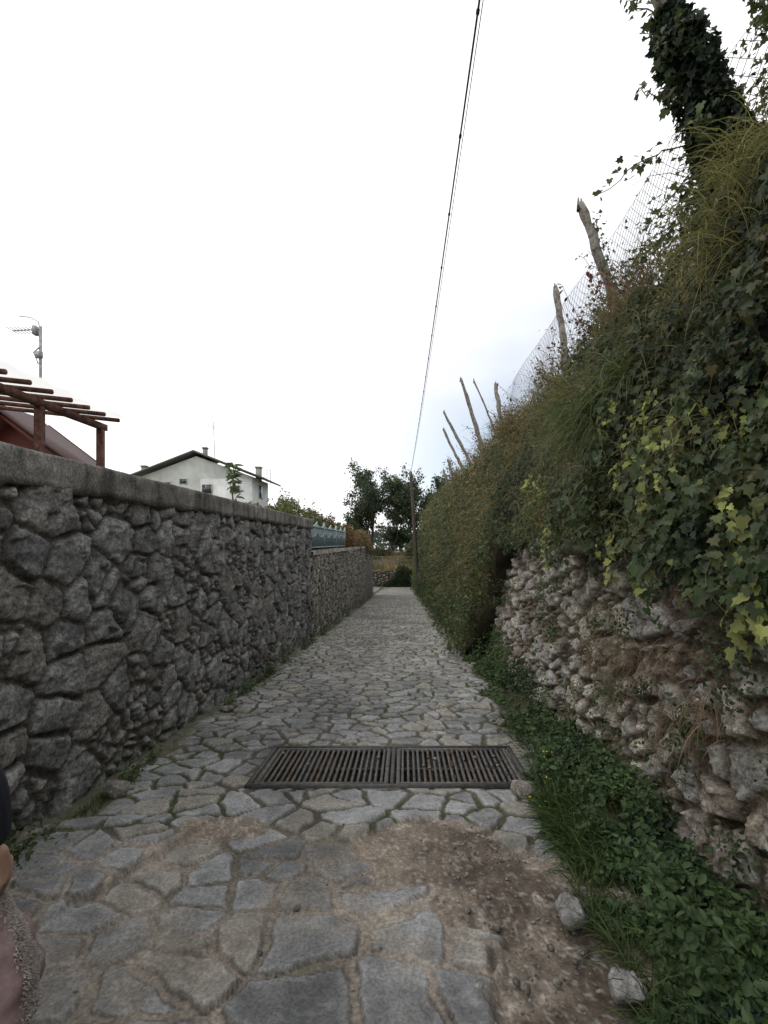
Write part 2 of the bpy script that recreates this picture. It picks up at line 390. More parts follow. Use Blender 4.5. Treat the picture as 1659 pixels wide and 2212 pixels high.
def rock(mb,c,s,col,seed,sub=10):
    th=np.linspace(0,math.pi,sub); ph=np.linspace(0,2*math.pi,2*sub,endpoint=False)
    r=np.random.RandomState(seed); pl=norm(r.normal(0,1,(14,3))); dd=r.uniform(.62,1,14)
    V=[];
    for t in th:
        for p in ph:
            d=np.array([math.sin(t)*math.cos(p),math.sin(t)*math.sin(p),math.cos(t)])
            k=pl@d; rr=np.min(np.where(k>.05,dd/np.maximum(k,.05),9)); rr=min(rr,1.15)
            rr*=1+.06*(r.rand()-.5)
            V.append(np.array(c)+d*rr*np.array(s))
    n=2*sub;F=[]
    for i in range(sub-1):
        for j in range(n): F.append((i*n+j,(i+1)*n+j,(i+1)*n+(j+1)%n,i*n+(j+1)%n))
    mb.add(V,F,col)
b=MB()
for k in range(9):
    x=R.uniform(.15,.9) if k>2 else R.uniform(-1.1,0); y=R.uniform(GY0+.1,GY1-.1); rock(b,(x,y,gzz(y)+.028),(.016,.014,.011),(.3,.28,.26),k,6)
b.build('pebbles',M_dry,DG)
n=60; x=R.uniform(.2,.95,n); y=R.uniform(GY0+.05,GY1-.05,n); leaves('dry_leaves',np.stack([x,y,gzz(y)+.025],1),(0,0,1),.035,(.1,.055,.035),'oval',0,.4,DG)
for k,(x,y,s) in enumerate([(.77,2.25,.085),(.83,1.83,.075),(-2.08,3.5,.1),(-2.05,5.6,.07),(1.02,5.1,.07),(.86,3.5,.1),(-1.95,2.6,.06)]):
    b=MB(); rock(b,(x,y,gzz(y)+s*.45),(s,s*.85,s*.75),(.33,.32,.31) if k<2 else (.27,.25,.22),k+50,14); b.build('rock',M_dry)
b=MB()
for k in range(650):
    x=R.uniform(-1.6,1.1); y=R.uniform(1.3,3.5)
    if R.rand()<.8: x=R.uniform(.25,.95);y=R.uniform(1.3,3.1)
    s=R.uniform(.003,.009) if R.rand()<.93 else R.uniform(.010,.022); rock(b,(x,y,gzz(y)+.008-(.03 if (x>.35 and y<2.3) else 0)),(s,s,s*.7),np.array((.28,.26,.235))*R.uniform(.5,1.3),k,5)
b.build('gravel',M_dry)

# ================================================================= BANK (vegetated)
def bank(y,t,lump=True):
    k=sst(7.2,9.6,y)
    zb=(1.56-.20*sst(3.4,2.0,y)+.34*(fbm(y*2.2,y*0,301)-.5))*(1-k)+(gz(y)-.05)*k
    zt=3.88+.55*(fbm(y*1.1,y*0+3,302)-.5)+.012*y
    z=zb+(zt-zb)*t
    x0=1.46*(1-k)+1.22*k; x1=2.30*(1-k)+2.18*k
    x=x0+(x1-x0)*t**1.15
    x=x-.12*np.sin(np.pi*np.clip(t,0,1))*(1-.4*k)
    if lump: x=x-.5*(fbm(y*1.4,z*1.4,303)-.5)-.32*(fbm(y*4,z*4,304)-.5)
    return x,z
ys=ysamp(.3,52,.02,.05,.3); T=np.linspace(-.02,1.0,40)
Y,Tt=np.meshgrid(ys,T,indexing='ij'); Xb,Zb=bank(Y,np.clip(Tt,0,1)); Xb=Xb+.12
topx=np.stack([Xb[:,-1]+.5,Xb[:,-1]+1.4],1); topz=np.stack([Zb[:,-1]+.05,np.full(len(ys),3.8)],1)
botx=(Xb[:,:1]+.45)
Xb=np.concatenate([botx,Xb,topx],1); Zb=np.concatenate([Zb[:,:1]+.15,Zb,topz],1); Yb=np.repeat(ys[:,None],Xb.shape[1],1)
Cb=np.array([.05,.042,.025])*(.6+.9*fbm(Yb*3,Zb*3,305))[...,None]
HB=empty('ivy_covered_bank')
grid('bank_soil',np.stack([Xb,Yb,Zb],-1),Cb,M_soil,HB,flip=True)
def bankcol(y,z,n):
    a=fbm(y*.9,z*.9,311); b_=fbm(y*2.6,z*2.6,312); yy=R.rand(n)
    t=np.clip(.34+1.2*(a-.45)+1.3*(b_-.5)+.5*(yy-.5),0,1)
    c=pick(t,[DK,GR,GR,OL,YG])
    br=sst(.5,.64,fbm(y*1.3+5,z*1.6,313))*sst(2.6,3.7,z+.4*a)*.8+sst(.56,.66,fbm(y*2+9,z*2,314))*.5
    m=(R.rand(n)<br)[:,None]; c=np.where(m,np.array(BR)*(.6+.9*R.rand(n,1))+np.array([.02,.03,0]),c)
    return c
def bankpts(n,y0,y1,t0=0,t1=1,out=.12):
    y=np.exp(R.uniform(math.log(y0),math.log(y1),n)); t=R.uniform(t0,t1,n)
    x,z=bank(y,t); x=x+.08-R.rand(n)**1.5*out*(1+y*.02)
    return np.stack([x,y,z+R.normal(0,.03,n)],1)
P=bankpts(34000,1.3,10,out=.2); a=fbm(P[:,1]*1.1,P[:,2]*1.1,320)
C=bankcol(P[:,1],P[:,2],len(P)); isivy=(a+.15*(R.rand(len(P))-.5)-.12*sst(2.8,5.0,P[:,1])-.08*sst(2.4,3.6,P[:,2]))>.42
Nv=np.array([-1,-.35,.45])
ci=C[isivy]; ci=np.minimum(ci,np.array([.095,.115,.045])*(1+.3*R.rand(len(ci),1))); dark=sst(1.7,2.3,P[isivy][:,2])[:,None]; ci=ci*(.95-.3*dark)
leaves('ivy_leaves',P[isivy],Nv,.048,ci,'ivy',.8,.55,HB)
leaves('small_leaves',P[~isivy],Nv,.032,C[~isivy]*1.3,'oval',.4,.9,HB)
P=bankpts(42000,8,50,out=.34); C=bankcol(P[:,1],P[:,2],len(P))
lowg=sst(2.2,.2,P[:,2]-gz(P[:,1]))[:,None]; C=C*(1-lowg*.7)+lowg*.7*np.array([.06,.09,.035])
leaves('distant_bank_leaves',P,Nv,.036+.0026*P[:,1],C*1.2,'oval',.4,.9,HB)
n=12000; y=np.exp(R.uniform(math.log(2),math.log(45),n)); x,z=bank(y,np.ones(n)); f=R.rand(n)
P=np.stack([x+R.uniform(-.15,.7,n),y,z+f**2*.6*(.1+1.7*fbm(y*3,y*0,330))],1)
leaves('fringe_leaves',P,(-.2,0,1),.03+.002*y,pick(R.rand(n)*.7+.3*fbm(y,y*0,331),[GR,OL,BR,YG,BR]),'lance',.2,1,HB)
cl=[];cc=[];hs_=MB()
for k in range(150):
    y0=R.uniform(1.5,4.2) if k<105 else R.uniform(4.2,8); t0=R.uniform(0.0,.38); x,z=bank(np.array([y0]),np.array([t0])); L=R.uniform(.12,.36)
    n=int(L*60); s=np.linspace(0,1,n)
    br=R.rand()<(.42 if y0<3.3 else .12)
    px=x[0]-.08-.05*np.sin(s*3); py=y0+.08*np.sin(s*2+k); pz=z[0]+.1-s*L
    if k%2==0: hs_.tube(np.stack([px,py,pz],1),.0025,(.12,.09,.05),4)
    px=px+R.normal(0,.028,n); py=py+R.normal(0,.035,n)
    cl.append(np.stack([px,py,pz],1)); cc.append(np.tile(np.array(YG)*R.uniform(.8,1.5) if br else np.array(GR)*R.uniform(.8,1.5),(n,1)))
hs_.build('hanging_stems',M_wood,HB)
P=np.concatenate(cl); leaves('hanging_ivy',P,(-1,-.4,.3),.050,np.concatenate(cc),'ivy',1.4,.5,HB)
def clump(cs,n,L,w,col,spread,outd,name,droop=1.3,parent=HB):
    P=[];D=[];C=[]
    for c in cs:
        P.append(np.array(c)+R.normal(0,spread,(n,3))); D.append(np.array(outd)+R.normal(0,.5,(n,3))); C.append(np.tile(np.array(col)*R.uniform(.7,1.3),(n,1)))
    return blades(name,np.concatenate(P),np.concatenate(D),L,w,np.concatenate(C),droop,parent,5)
def bp(y,t,o=.0): x,z=bank(np.array([float(y)]),np.array([float(t)])); return (x[0]-o,y,z[0])
clump([bp(y,t) for y,t in ((3.9,.45),(3.7,.36),(4.2,.4),(3.5,.5),(4.6,.5))],130,.5,.008,(.10,.13,.04),.07,(-.7,-.3,.5),'grass_tufts')
clump([bp(y,t) for y,t in ((2.9,.95),(2.75,.85),(3.1,.98),(2.6,.9),(3.4,.97),(2.9,.75),(2.6,.7))],130,.42,.006,(.21,.2,.07),.12,(-.6,-.2,.5),'yellow_grass_tufts')
clump([bp(R.uniform(2.4,10),R.uniform(.05,1)) for k in range(120)],55,.28,.005,(.17,.16,.07),.09,(-.6,-.2,.6),'mixed_grass_tufts')
clump([bp(np.exp(R.uniform(math.log(8),math.log(40))),R.uniform(.2,1)) for k in range(130)],45,.45,.012,(.18,.15,.07),.18,(-.6,-.2,.5),'dry_grass_tufts')
clump([bp(np.exp(R.uniform(math.log(3.5),math.log(30))),.98) for k in range(80)],40,.4,.007,(.2,.15,.08),.10,(-.3,-.1,1),'skyline_grass_tufts',.7)
clump([(1.50,R.uniform(2.0,5),R.uniform(.2,1.3)) for k in range(12)],45,.22,.003,(.22,.16,.10),.06,(-.4,0,-.4),'dead_vines')
P=[];C=[]
for k in range(44):
    y0=np.exp(R.uniform(math.log(1.7),math.log(8))); z0=gz(y0)+R.uniform(.15,1.5); n=R.randint(25,130); s=R.uniform(.03,.10)
    P.append(np.stack([1.46+R.normal(0,.035,n)+.05*z0,y0+R.normal(0,s,n),z0+R.normal(0,s,n)],1)); C.append(np.tile(np.array(GR)*R.uniform(.7,1.7),(n,1)))
leaves('wall_plants',np.concatenate(P),(-1,-.3,.6),.026,np.concatenate(C),'oval',.3,.8,DW)

# ================================================================= WEEDS along right foot
WD=empty('weeds')
n=34000; y=np.exp(R.uniform(math.log(1.1),math.log(12),n)); u=R.rand(n)
xl=.90+.27*sst(2.6,4.4,y)+.32*(fbm(y*2.5,y*0,401)-.5)*2
x=xl+(1.55-xl)*u
hh=(.04+.20*u+.14*sst(4.0,6,y)*u+.9*sst(6.5,9,y)*u**2)*(.02+1.8*fbm(y*2.6,x*3.4,402))
z=gz(y)+hh*R.rand(n)**.45
keep=fbm(y*4,x*4,405)>.38
P=np.stack([x+R.normal(0,.02,n),y,z],1)
t=fbm(y*2.5,x*3,403); C=1.15*pick(np.clip(.15+1.6*(t-.4)+.4*R.rand(n),0,1),[(.024,.042,.022),(.038,.07,.03),(.06,.1,.036),(.11,.15,.05)])
m=(R.rand(n)<.7)
leaves('nettle_leaves',P[m&keep],(-.35,-.3,1),(.034+.001*y)[m&keep],C[m&keep],'oval',.1,.7,WD)
leaves('ground_ivy',P[~m&keep],(-.35,-.3,1),.030,C[~m&keep],'ivy',.1,.65,WD)
Pn=[];
for k in range(150):
    y0=np.exp(R.uniform(math.log(1.5),math.log(8))); x0=R.uniform(1.05,1.5); hgt=R.uniform(.12,.36); q=np.linspace(.2,1,16)
    Pn.append(np.stack([x0-.1*q*hgt+R.normal(0,.018,16),y0+R.normal(0,.018,16),gzz(y0)+q*hgt],1))
leaves('tall_weed_leaves',np.concatenate(Pn),(-.3,-.2,1),.042,(.065,.105,.04),'oval',.1,.6,WD,jitter=.4)
n=3200; y=R.uniform(1.2,5.4,n); x=.86+.2*sst(2.6,4.2,y)+R.rand(n)**1.5*.6+.15*(fbm(y*3,y*0,409)-.5)
blades('grass_blades',np.stack([x,y,gz(y)-.02],1),np.array([-.35,-.1,1])+R.normal(0,.45,(n,3)),.20,.006,(.08,.115,.042),.9,WD)
n=700; y=R.uniform(2.6,3.4,n); x=R.uniform(.92,1.2,n)
blades('broad_grass',np.stack([x,y,gz(y)-.02],1),np.array([-.5,-.3,1])+R.normal(0,.35,(n,3)),.26,.014,(.07,.115,.036),.9,WD)
n=14; c=np.array([[.98,3.3,.13],[.92,3.15,.07],[1.02,3.45,.1],[.82,3.05,-.02]])[R.randint(0,4,n)]+R.normal(0,.03,(n,3))
leaves('yellow_flowers',c,(-.3,-.5,1),.016,(.6,.5,.03),'oval',0,.5,WD)
P=[];C=[]
for (y0,s,k) in [(2.35,.16,600),(2.7,.08,120),(3.75,.07,160),(4.1,.05,90),(5.9,.08,120),(6.5,.1,260),(7.6,.11,350),(7.2,.07,120),(8.6,.1,160),(10.3,.12,260),(11,.12,200),(12.6,.15,260),(15,.2,260),(18,.25,260),(23,.3,300),(30,.4,300)]:
    yy=y0+R.normal(0,s*1.3,k); zz=np.abs(R.normal(0,s*.9,k)); xx=-2.15+np.abs(R.normal(0,s*.5,k))
    P.append(np.stack([xx,yy,gz(yy)+zz+.01],1)); C.append(np.tile(np.array(GR)*R.uniform(.9,1.5),(k,1)))
leaves('wall_foot_leaves',np.concatenate(P),(.4,-.3,1),.03,np.concatenate(C),'oval',.1,.6,WD)
n=2600; y=np.exp(R.uniform(math.log(2.2),math.log(34),n)); k=fbm(y*1.7,y*0,410)>.5; y=y[k]; n=len(y)
blades('verge_grass',np.stack([-2.17+np.abs(R.normal(0,.06,n)),y,gz(y)],1),np.array([.3,0,1])+R.normal(0,.4,(n,3)),.09,.006,(.09,.11,.035),.8,WD)
n=1500; y=R.uniform(2.0,9,n); x=-2.1+np.abs(R.normal(0,.35,n)); k=fbm(x*3,y*3,411)>.52; 
blades('joint_grass',np.stack([x,y,gz(y)],1)[k],np.array([0,0,1])+R.normal(0,.6,(k.sum(),3)),.03,.004,(.08,.1,.03),.8,WD)

# ================================================================= FENCE POSTS
WC=(.22,.20,.175)
def post(base,top,r0,r1,name='wooden_fence_post',col=WC,kink=.05,ext=.5):
    b=MB(); base=np.array(base,float);top=np.array(top,float); d=top-base; L=np.linalg.norm(d); base=base-d/L*ext
    n=16; s=np.linspace(0,1,n); pts=base+(top-base)*s[:,None]; q=R.uniform(0,6)
    pts[:,0]+=kink*np.sin(s*3+q)*.6+R.normal(0,.007,n); pts[:,1]+=kink*np.cos(s*2.3+q)*.5
    rad=r0+(r1-r0)*s; rad=rad*(1+R.normal(0,.08,n)); rad[-1]*=.75
    b.tube(pts,rad,np.array(col)*R.uniform(.8,1.15),9,.3)
    for q in range(3): 
        o=np.array([R.uniform(-.5,.5)*r1,R.uniform(-.5,.5)*r1,0]); b.tube([pts[-1]+o-[0,0,.08],pts[-1]+o+[0,0,R.uniform(.02,.07)]],[r1*.4,r1*.15],np.array(col)*.8,5,.4)
    return b.build(name,M_wood)
post((2.3,5.24,3.96),(1.90,5.24,5.24),.058,.046)
post((2.3,7.0,4.2),(2.17,7.0,5.27),.055,.045)
post((2.3,11.3,4.2),(2.14,11.3,5.3),.06,.045)
post((2.3,12.0,4.25),(1.67,12,5.62),.025,.02)
post((2.3,14.1,4.24),(1.6,14.1,6.35),.07,.05)
post((2.29,17.1,4.4),(1.4,17.1,6.2),.06,.045)
post((2.28,19,4.5),(1.52,19,6.05),.06,.05)
post((2.3,22.8,4.5),(2.0,22.8,5.5),.06,.05)
post((2.3,26,4.5),(2.1,26,5.5),.05,.05)
IV=empty('ivy_clad_post')
o=post((2.38,3.35,3.6),(1.56,3.3,5.75),.065,.055,'timber_post',(.24,.21,.18),kink=.02,ext=.4); o.parent=IV
n=10000; s=R.rand(n)**1.25*.84; c=np.array([2.40,3.35,3.55])+(np.array([1.64,3.3,5.50])-np.array([2.40,3.35,3.55]))*s[:,None]
w=(.36*(1-s)**.8+.06)*(.45+1.0*fbm(s*9,s*0,501))
P=c+norm(R.normal(0,1,(n,3)))*(w*R.rand(n)**.4)[:,None]+np.array([.14,0,0])*(1-s)[:,None]
leaves('ivy_foliage',P,(-.7,-.6,.4),.048,pick(np.clip(R.rand(n)*.6+.5*(fbm(P[:,2]*4,P[:,0]*4,502)-.4),0,1),[(.014,.024,.015),DK,GR,(.09,.12,.04)]),'ivy',.8,.7,IV)
b=MB();P=[];
def twig(p0,p1,sag,nl,bb,PP,r=.006):
    p0=np.array(p0,float);p1=np.array(p1,float); s=np.linspace(0,1,12)
    pts=p0+(p1-p0)*s[:,None]; pts[:,2]+=sag*np.sin(s*math.pi)
    pts+=R.normal(0,.012,pts.shape)
    bb.tube(pts,r*(1-.6*s),(.1,.075,.05),5)
    if nl: 
        k=R.randint(2,12,nl); PP.append(pts[k]+R.normal(0,.028,(nl,3)))
for a in [((2.05,3.35,4.35),(1.36,3.4,4.02),.10,34),((1.95,3.3,4.5),(1.58,3.3,4.66),.05,26),((1.9,3.3,4.75),(1.56,3.2,4.95),.03,26),((2.05,3.4,4.2),(1.78,3.6,3.9),.04,26),((2.2,3.5,4.0),(1.75,3.8,3.75),.1,26),((1.8,3.3,5.1),(1.45,3.3,5.35),.0,30),((2.2,3.0,4.9),(2.0,3.0,5.3),.0,30),((2.4,2.8,4.3),(2.25,3,4.8),.05,40),((2.35,2.9,4.9),(2.1,2.9,4.6),.0,36),((2.5,3.0,4.2),(2.15,3.0,5.0),.1,50),((2.5,3.2,4.6),(2.2,3.1,5.2),.1,50),((2.0,3.3,4.6),(1.75,3.1,4.95),.1,30),((2.1,3.3,4.1),(1.85,3.1,4.3),.1,40),((2.3,3.4,4.0),(1.95,4.2,3.95),.1,40),((2.5,3.0,4.9),(2.1,2.7,4.7),.1,60)]:
    twig(*a,b,P)
b.build('ivy_stems',M_wood,IV)
P=np.concatenate(P); leaves('twig_leaves',P,(-.5,-.6,.5),.05,(.075,.1,.035),'ivy',.6,.6,IV,jitter=.45)
n=9000; y=np.exp(R.uniform(math.log(2.0),math.log(7),n)); zz=3.85+np.abs(R.normal(0,1,n))*(.35+.5*sst(3.6,2.4,y))*(.2+1.5*fbm(y*3,y*0,510)); 
P=np.stack([2.42+R.normal(0,.1,n),y,zz],1); k=fbm(y*5,zz*5,511)>.45
P=P[k]; leaves('fence_climber',P,(-.7,-.4,.5),.040,pick(np.clip(R.rand(len(P)),0,1),[DK,GR,OL,BR,YG]),'ivy',.6,.7,HB)
n=240; s=R.rand(n); P=np.array([2.3,5.2,3.9])+(np.array([1.96,5.2,5.1])-np.array([2.3,5.2,3.9]))*s[:,None]+R.normal(0,.035,(n,3))+[.05,0,0]
leaves('post_climber',P,(.2,-.8,.4),.035,GR,'ivy',.6,.7,HB)
b=MB();P=[];P2=[]
for k in range(110):
    y0=np.exp(R.uniform(math.log(4.5),math.log(30))); x,z=bank(np.array([y0]),np.array([.97])); p0=np.array([x[0]+.1,y0,z[0]-.05])
    L=R.uniform(.25,.85)*(1+y0*.015); d=norm(np.array([R.uniform(-1,.1),R.uniform(-.5,.3),R.uniform(.2,1.0)])); twig(p0,p0+d*L,.06,R.randint(6,26),b,P if R.rand()<.75 else P2,.004+.0002*y0)
b.build('bramble_stems',M_wood,HB)
leaves('bramble_leaves',np.concatenate(P),(-.5,-.6,.5),.045,(.09,.09,.04),'oval',.6,.8,HB,jitter=.5)
leaves('red_leaves',np.concatenate(P2),(-.5,-.6,.5),.05,RD,'oval',.6,.8,HB,jitter=.5)

# chain-link fence
b=MB(); x0=2.38; z0=3.8; z1=5.15; cell=.125; ya,yb=.8,12
Hh=z1-z0
k=ya-Hh
def zig(y0,zA,y1,zB):
    n=9; s=np.linspace(0,1,n)[:,None]; p=np.array([x0,y0,zA])+(np.array([x0,y1,zB])-np.array([x0,y0,zA]))*s
    p[:,0]+=.03*np.sin(p[:,1]*2.1+p[:,2]*3); p[:,2]+=.03*np.sin(p[:,1]*1.7)
    b.tube(p,.0027,(.22,.22,.23),3,cap=False)
while k<yb:
    for sgn in (1,-1):
        a0,a1=(k,k+Hh) if sgn>0 else (k+Hh,k)
        if min(a0,a1)>=ya-.01 and max(a0,a1)<=yb: zig(a0,z0,a1,z1)
    k+=cell
yy=np.linspace(ya,yb,60)
for zz in (z0+.5,z1): b.tube(np.stack([x0-.003+.03*np.sin(yy*2.1+zz*3),yy,zz+.03*np.sin(yy*1.7)],1),.0025,(.2,.2,.2),4)
b.build('chain_link_fence',M_metal)

# ================================================================= UTILITY POLE + CABLE
UP=empty('utility_pole')
b=MB(); s=np.linspace(0,1,16); pb=np.array([1.0,34,gzz(34)-.3]);pt=np.array([.42,34,6.55]); pts=pb+(pt-pb)*s[:,None]
b.tube(pts,.145-.04*s,(.085,.07,.058),10,.05); b.build('pole',M_wood,UP)
b=MB(); b.beam((.36,33.9,6.2),(.48,33.85,6.2),.04,.06,(.1,.1,.1)); b.tube([(.42,33.85,6.35),(.42,33.85,6.5)],.035,(.3,.3,.3),8); b.build('bracket',M_metal,UP)
b=MB()
A=np.array([.42,33.85,6.45]);B=np.array([.72,-4,6.65]); s=np.linspace(0,1,60)
pts=A+(B-A)*s[:,None]; pts[:,2]-=.42*np.sin(math.pi*s); b.tube(pts,.010,(.03,.03,.03),6)
for k in range(0,60,2):
    b.tube([pts[k]-[0,.02,0],pts[k]+[0,.02,0]],.017,(.03,.03,.03),6)
p2=pts+np.array([.035,0,.0])+np.array([0,0,.06])*np.sin(s*math.pi*3)[:,None]*.3; b.tube(p2,.0045,(.06,.06,.06),5)
b.build('overhead_cable',M_metal)

# ================================================================= LEFT: metal fence on low wall
MF=empty('metal_fence'); b=MB(); FC=(.30,.37,.38)
x0=-2.40
for y in np.arange(12.0,19.7,2.5): b.box((x0-.025,y-.025,1.40),(x0+.025,y+.025,2.2),FC)
b.beam((x0,12.03,1.47),(x0,19.5,1.47),.03,.03,FC); b.beam((x0,12.03,2.02),(x0,19.5,2.02),.03,.03,FC)
for y in np.arange(12.1,19.5,.11): 
    ph=((y-12)%1.25)/1.25; b.beam((x0,y,1.49),(x0,y,2.04+.12*(2*ph-1)**2),.014,.014,FC,up=(1,0,0))
for k in range(6):
    y0=12+k*1.25; s=np.linspace(0,1,14); pts=np.stack([np.full(14,x0+.012),y0+s*1.25,2.16-.13*np.sin(s*math.pi)],1); b.tube(pts,.012,(.5,.55,.55),6)
    pts[:,2]-=.28; b.tube(pts,.01,(.42,.48,.48),6)
b.box((x0-.012,12.03,1.49),(x0-.008,19.4,2.0),(.28,.36,.39))
b.build('rails_and_bars',M_paint,MF)

# ================================================================= shrubs
def shrub(name,blobs,nl,size,cols,kind='oval',seed=0,gap=.42):
    e=empty(name); P=[]; 
    for (c,r) in blobs:
        n=int(nl*r[0]*r[2]); d=norm(R.normal(0,1,(n,3))); q=R.rand(n)**.35
        p=np.array(c)+d*np.array(r)*q[:,None]*(.6+.75*fbm(d[:,0]*2.5+c[1],d[:,2]*2.5+c[0],seed))[:,None]
        P.append(p)
    P=np.concatenate(P); k=fbm(P[:,0]*2+P[:,1]*2,P[:,2]*2.5,seed+5)>gap-.12; P=P[k]; n=len(P)
    zt=(P[:,2]-P[:,2].min())/(np.ptp(P[:,2])+1e-6)
    t=np.clip(fbm(P[:,1]*1.5,P[:,2]*1.5,seed+7)*.9-.1+.4*R.rand(n)+.15*zt,0,1)
    leaves('foliage',P,(0,-.4,.8),size,pick(t,cols),kind,.3,.9,e)
    b=MB()
    for (c,r) in blobs:
        for j in range(4):
            p0=np.array([c[0],c[1],c[2]-r[2]]); p1=np.array(c)+norm(R.normal(0,1,3)+[0,0,1.2])*np.array(r)*1.0
            s=np.linspace(0,1,6)[:,None]; b.tube(p0+(p1-p0)*s+R.normal(0,.02,(6,3)),[.02,.017,.014,.011,.008,.004],(.1,.08,.06),5)
    b.build('branches',M_wood,e)
    return e
shrub('garden_shrub',[((-3.3,10.9,1.95),(.5,.8,.55)),((-3.2,12.4,2.1),(.5,.9,.6)),((-3.3,13.8,2.1),(.5,.9,.75)),((-3.1,15.3,1.9),(.5,.9,.75))],15000,.07,[DK,GR,OL,YG,GR],seed=600)
shrub('garden_shrub',[((-3.2,17.5,1.9),(.6,1.2,.9)),((-3.1,19.6,1.8),(.6,1.2,.9))],8000,.09,[DK,GR,OL,BR,(.16,.1,.04)],seed=620)
shrub('autumn_shrub',[((-2.75,21.8,1.6),(.5,1.4,.9)),((-2.7,24.8,1.5),(.5,1.6,.9)),((-2.6,28.8,1.4),(.5,2,1.0)),((-2.6,32,1.3),(.5,2.3,1.0))],6000,.11,[GR,OL,BR,(.2,.12,.05),OL],seed=640)
b=MB();P=[]
for k in range(14):
    y0=R.uniform(12,17); p=np.array([-3.2+R.normal(0,.2),y0,2.3]); twig(p,p+[R.uniform(-.2,.2),R.uniform(-.3,.3),R.uniform(.4,.8)],.02,12,b,P,.006)
e=empty('tall_shrub'); b.build('stems',M_wood,e); leaves('foliage',np.concatenate(P),(0,-.5,.8),.06,(.08,.09,.04),'oval',.3,.9,e)
PT=empty('young_peach_tree'); b=MB(); b.tube([(-3.2,9.1,1.0),(-3.19,9.1,1.8),(-3.22,9.1,2.5),(-3.2,9.1,3.05)],[.03,.025,.015,.006],(.14,.1,.07),6)
P=[];D=[]
for k in range(40):
    s=R.rand(); p=np.array([-3.2,9.1,2.05+s*1.05]); d=np.array([R.uniform(-1,1),R.uniform(-1,1),.7]); d=d/np.linalg.norm(d); 
    for q in np.linspace(.02,.12*(1.15-s),4): P.append(p+d*q); D.append(d*.8+[0,0,-.6])
b.build('trunk',M_wood,PT); P=np.array(P);D=np.array(D)+R.normal(0,.25,P.shape); leaves('foliage',P,(0,-.6,.7),.14,(.1,.14,.05),'lance',.3,.5,PT,dirs=D)

# ================================================================= trees
def tree(name,base,H_,rx,nl,size,cols,seed,trunk=.2,low=0):
    e=empty(name); rr=np.random.RandomState(seed); b=MB(); tips=[]
    base=np.array(base,float)
    def br(p,d,L,r,lv):
        n=6; pts=[p]; 
        for i in range(n):
            d=norm(d+rr.normal(0,.14,3)+np.array([0,0,.04])); pts.append(pts[-1]+d*L/n)
        b.tube(pts,np.linspace(r,r*.55,n+1),(.07,.06,.05),6 if lv<2 else 4,.1)
        if lv>=2: tips.append(pts[-1]); tips.append(pts[-3]); 
        if lv<4:
            for k in range(3 if lv else 9):
                q=pts[rr.randint(2,n+1)] if lv else pts[rr.randint(1,n+1)]
                dd=norm(d*.75+rr.normal(0,.6,3)*np.array([rx,rx,.6])+np.array([0,0,.2])); br(q,dd,L*rr.uniform(.5,.8),r*.5,lv+1)
    br(base,np.array([rr.normal(0,.05),0,1.]),H_*.45,trunk,0)
    b.build('trunk_and_limbs',M_wood,e)
    tips=np.array(tips)
    top=np.percentile(tips[:,2],98)-base[2]
    n=nl; c=tips[rr.randint(0,len(tips),n)]
    P=c+rr.normal(0,1,(n,3))*np.array([.28,.28,.24])*H_*.09
    P=P[P[:,2]>base[2]]; n=len(P)
    zt=np.clip((P[:,2]-base[2])/H_,0,1)
    t=np.clip(fbm(P[:,0]*.8+seed,P[:,2]*.8,seed)*.9-.15+.35*R.rand(n)+.2*zt,0,1)
    leaves('foliage',P,(0,-.3,.9),size,pick(t,cols),'quad',.3,1,e)
    f=H_/top; e.scale=(f**.5,f**.5,f); e.location=(base[0]*(1-f**.5),base[1]*(1-f**.5),base[2]*(1-f))
TC=[(.025,.04,.027),(.042,.065,.036),(.06,.085,.042),(.1,.11,.055)]
tree('deciduous_tree',(-4.4,64,.0),10.8,.85,11000,.26,TC,11)
tree('deciduous_tree',(1.4,66,.0),10.6,.95,10000,.28,TC,12)
tree('deciduous_tree',(4.8,62,.0),10.4,1.0,8000,.24,TC,15)
tree('deciduous_tree',(-1.8,72,-.2),7.5,1.1,6000,.28,TC,17)
tree('deciduous_tree',(-8.5,70,-.2),5,1.0,4000,.3,TC,18)
n=9000; x=R.uniform(-60,40,n); y=R.uniform(85,110,n); P=np.stack([x,y,-.5+R.rand(n)**.6*(2.6+2.4*fbm(x*.15,x*0,700))],1)
leaves('distant_trees',P,(0,-.5,.8),.8,pick(R.rand(n),[(.05,.075,.06),(.07,.095,.075),(.09,.11,.08)]),'quad',.3,1)
n=9000; y=R.uniform(50.5,62,n); x=R.uniform(-12,4,n); z=np.interp(y,[50,50.4,56,62],[-1.4,-1.35,-.4,.2])
blades('field_grass',np.stack([x,y,z],1),np.array([0,-.2,1])+R.normal(0,.4,(n,3)),.5,.05,pick(fbm(x*.6,y*.6,701)*1.4-.2,[(.06,.085,.03),(.12,.12,.05),(.24,.19,.11),(.26,.2,.12)]),.6)
EW=empty('field_wall')
xs=np.arange(-16,4,.05); zt=np.linspace(0,1,34); Xx,Tt=np.meshgrid(xs,zt,indexing='ij'); Zz=-3.15+Tt*1.8
ed,sid,lu,lv=voro(Xx+.05*fbm(Xx*4,Zz*4,1),Zz,.4,.28,801,.2,.9); st=sst(0,1,(ed-.01)/.06)
Yy=50.3-.1*st
c=(np.array([.2,.18,.15])*(.6+.7*sid)[...,None])*st[...,None]+np.array([.05,.045,.035])*(1-st[...,None])
grid('stonework',np.stack([Xx,Yy,Zz],-1),c,M_dry,EW)
b=MB()
for x in np.arange(-5.5,2.6,1.6): b.tube([(x,51,-1.3),(x,51,.15)],.04,(.2,.19,.17),6)
for z in (-.3,.1): b.tube([(-5.6,51,z),(2.4,51,z)],.03,(.2,.19,.17),6)
b.build('wooden_railing',M_wood)
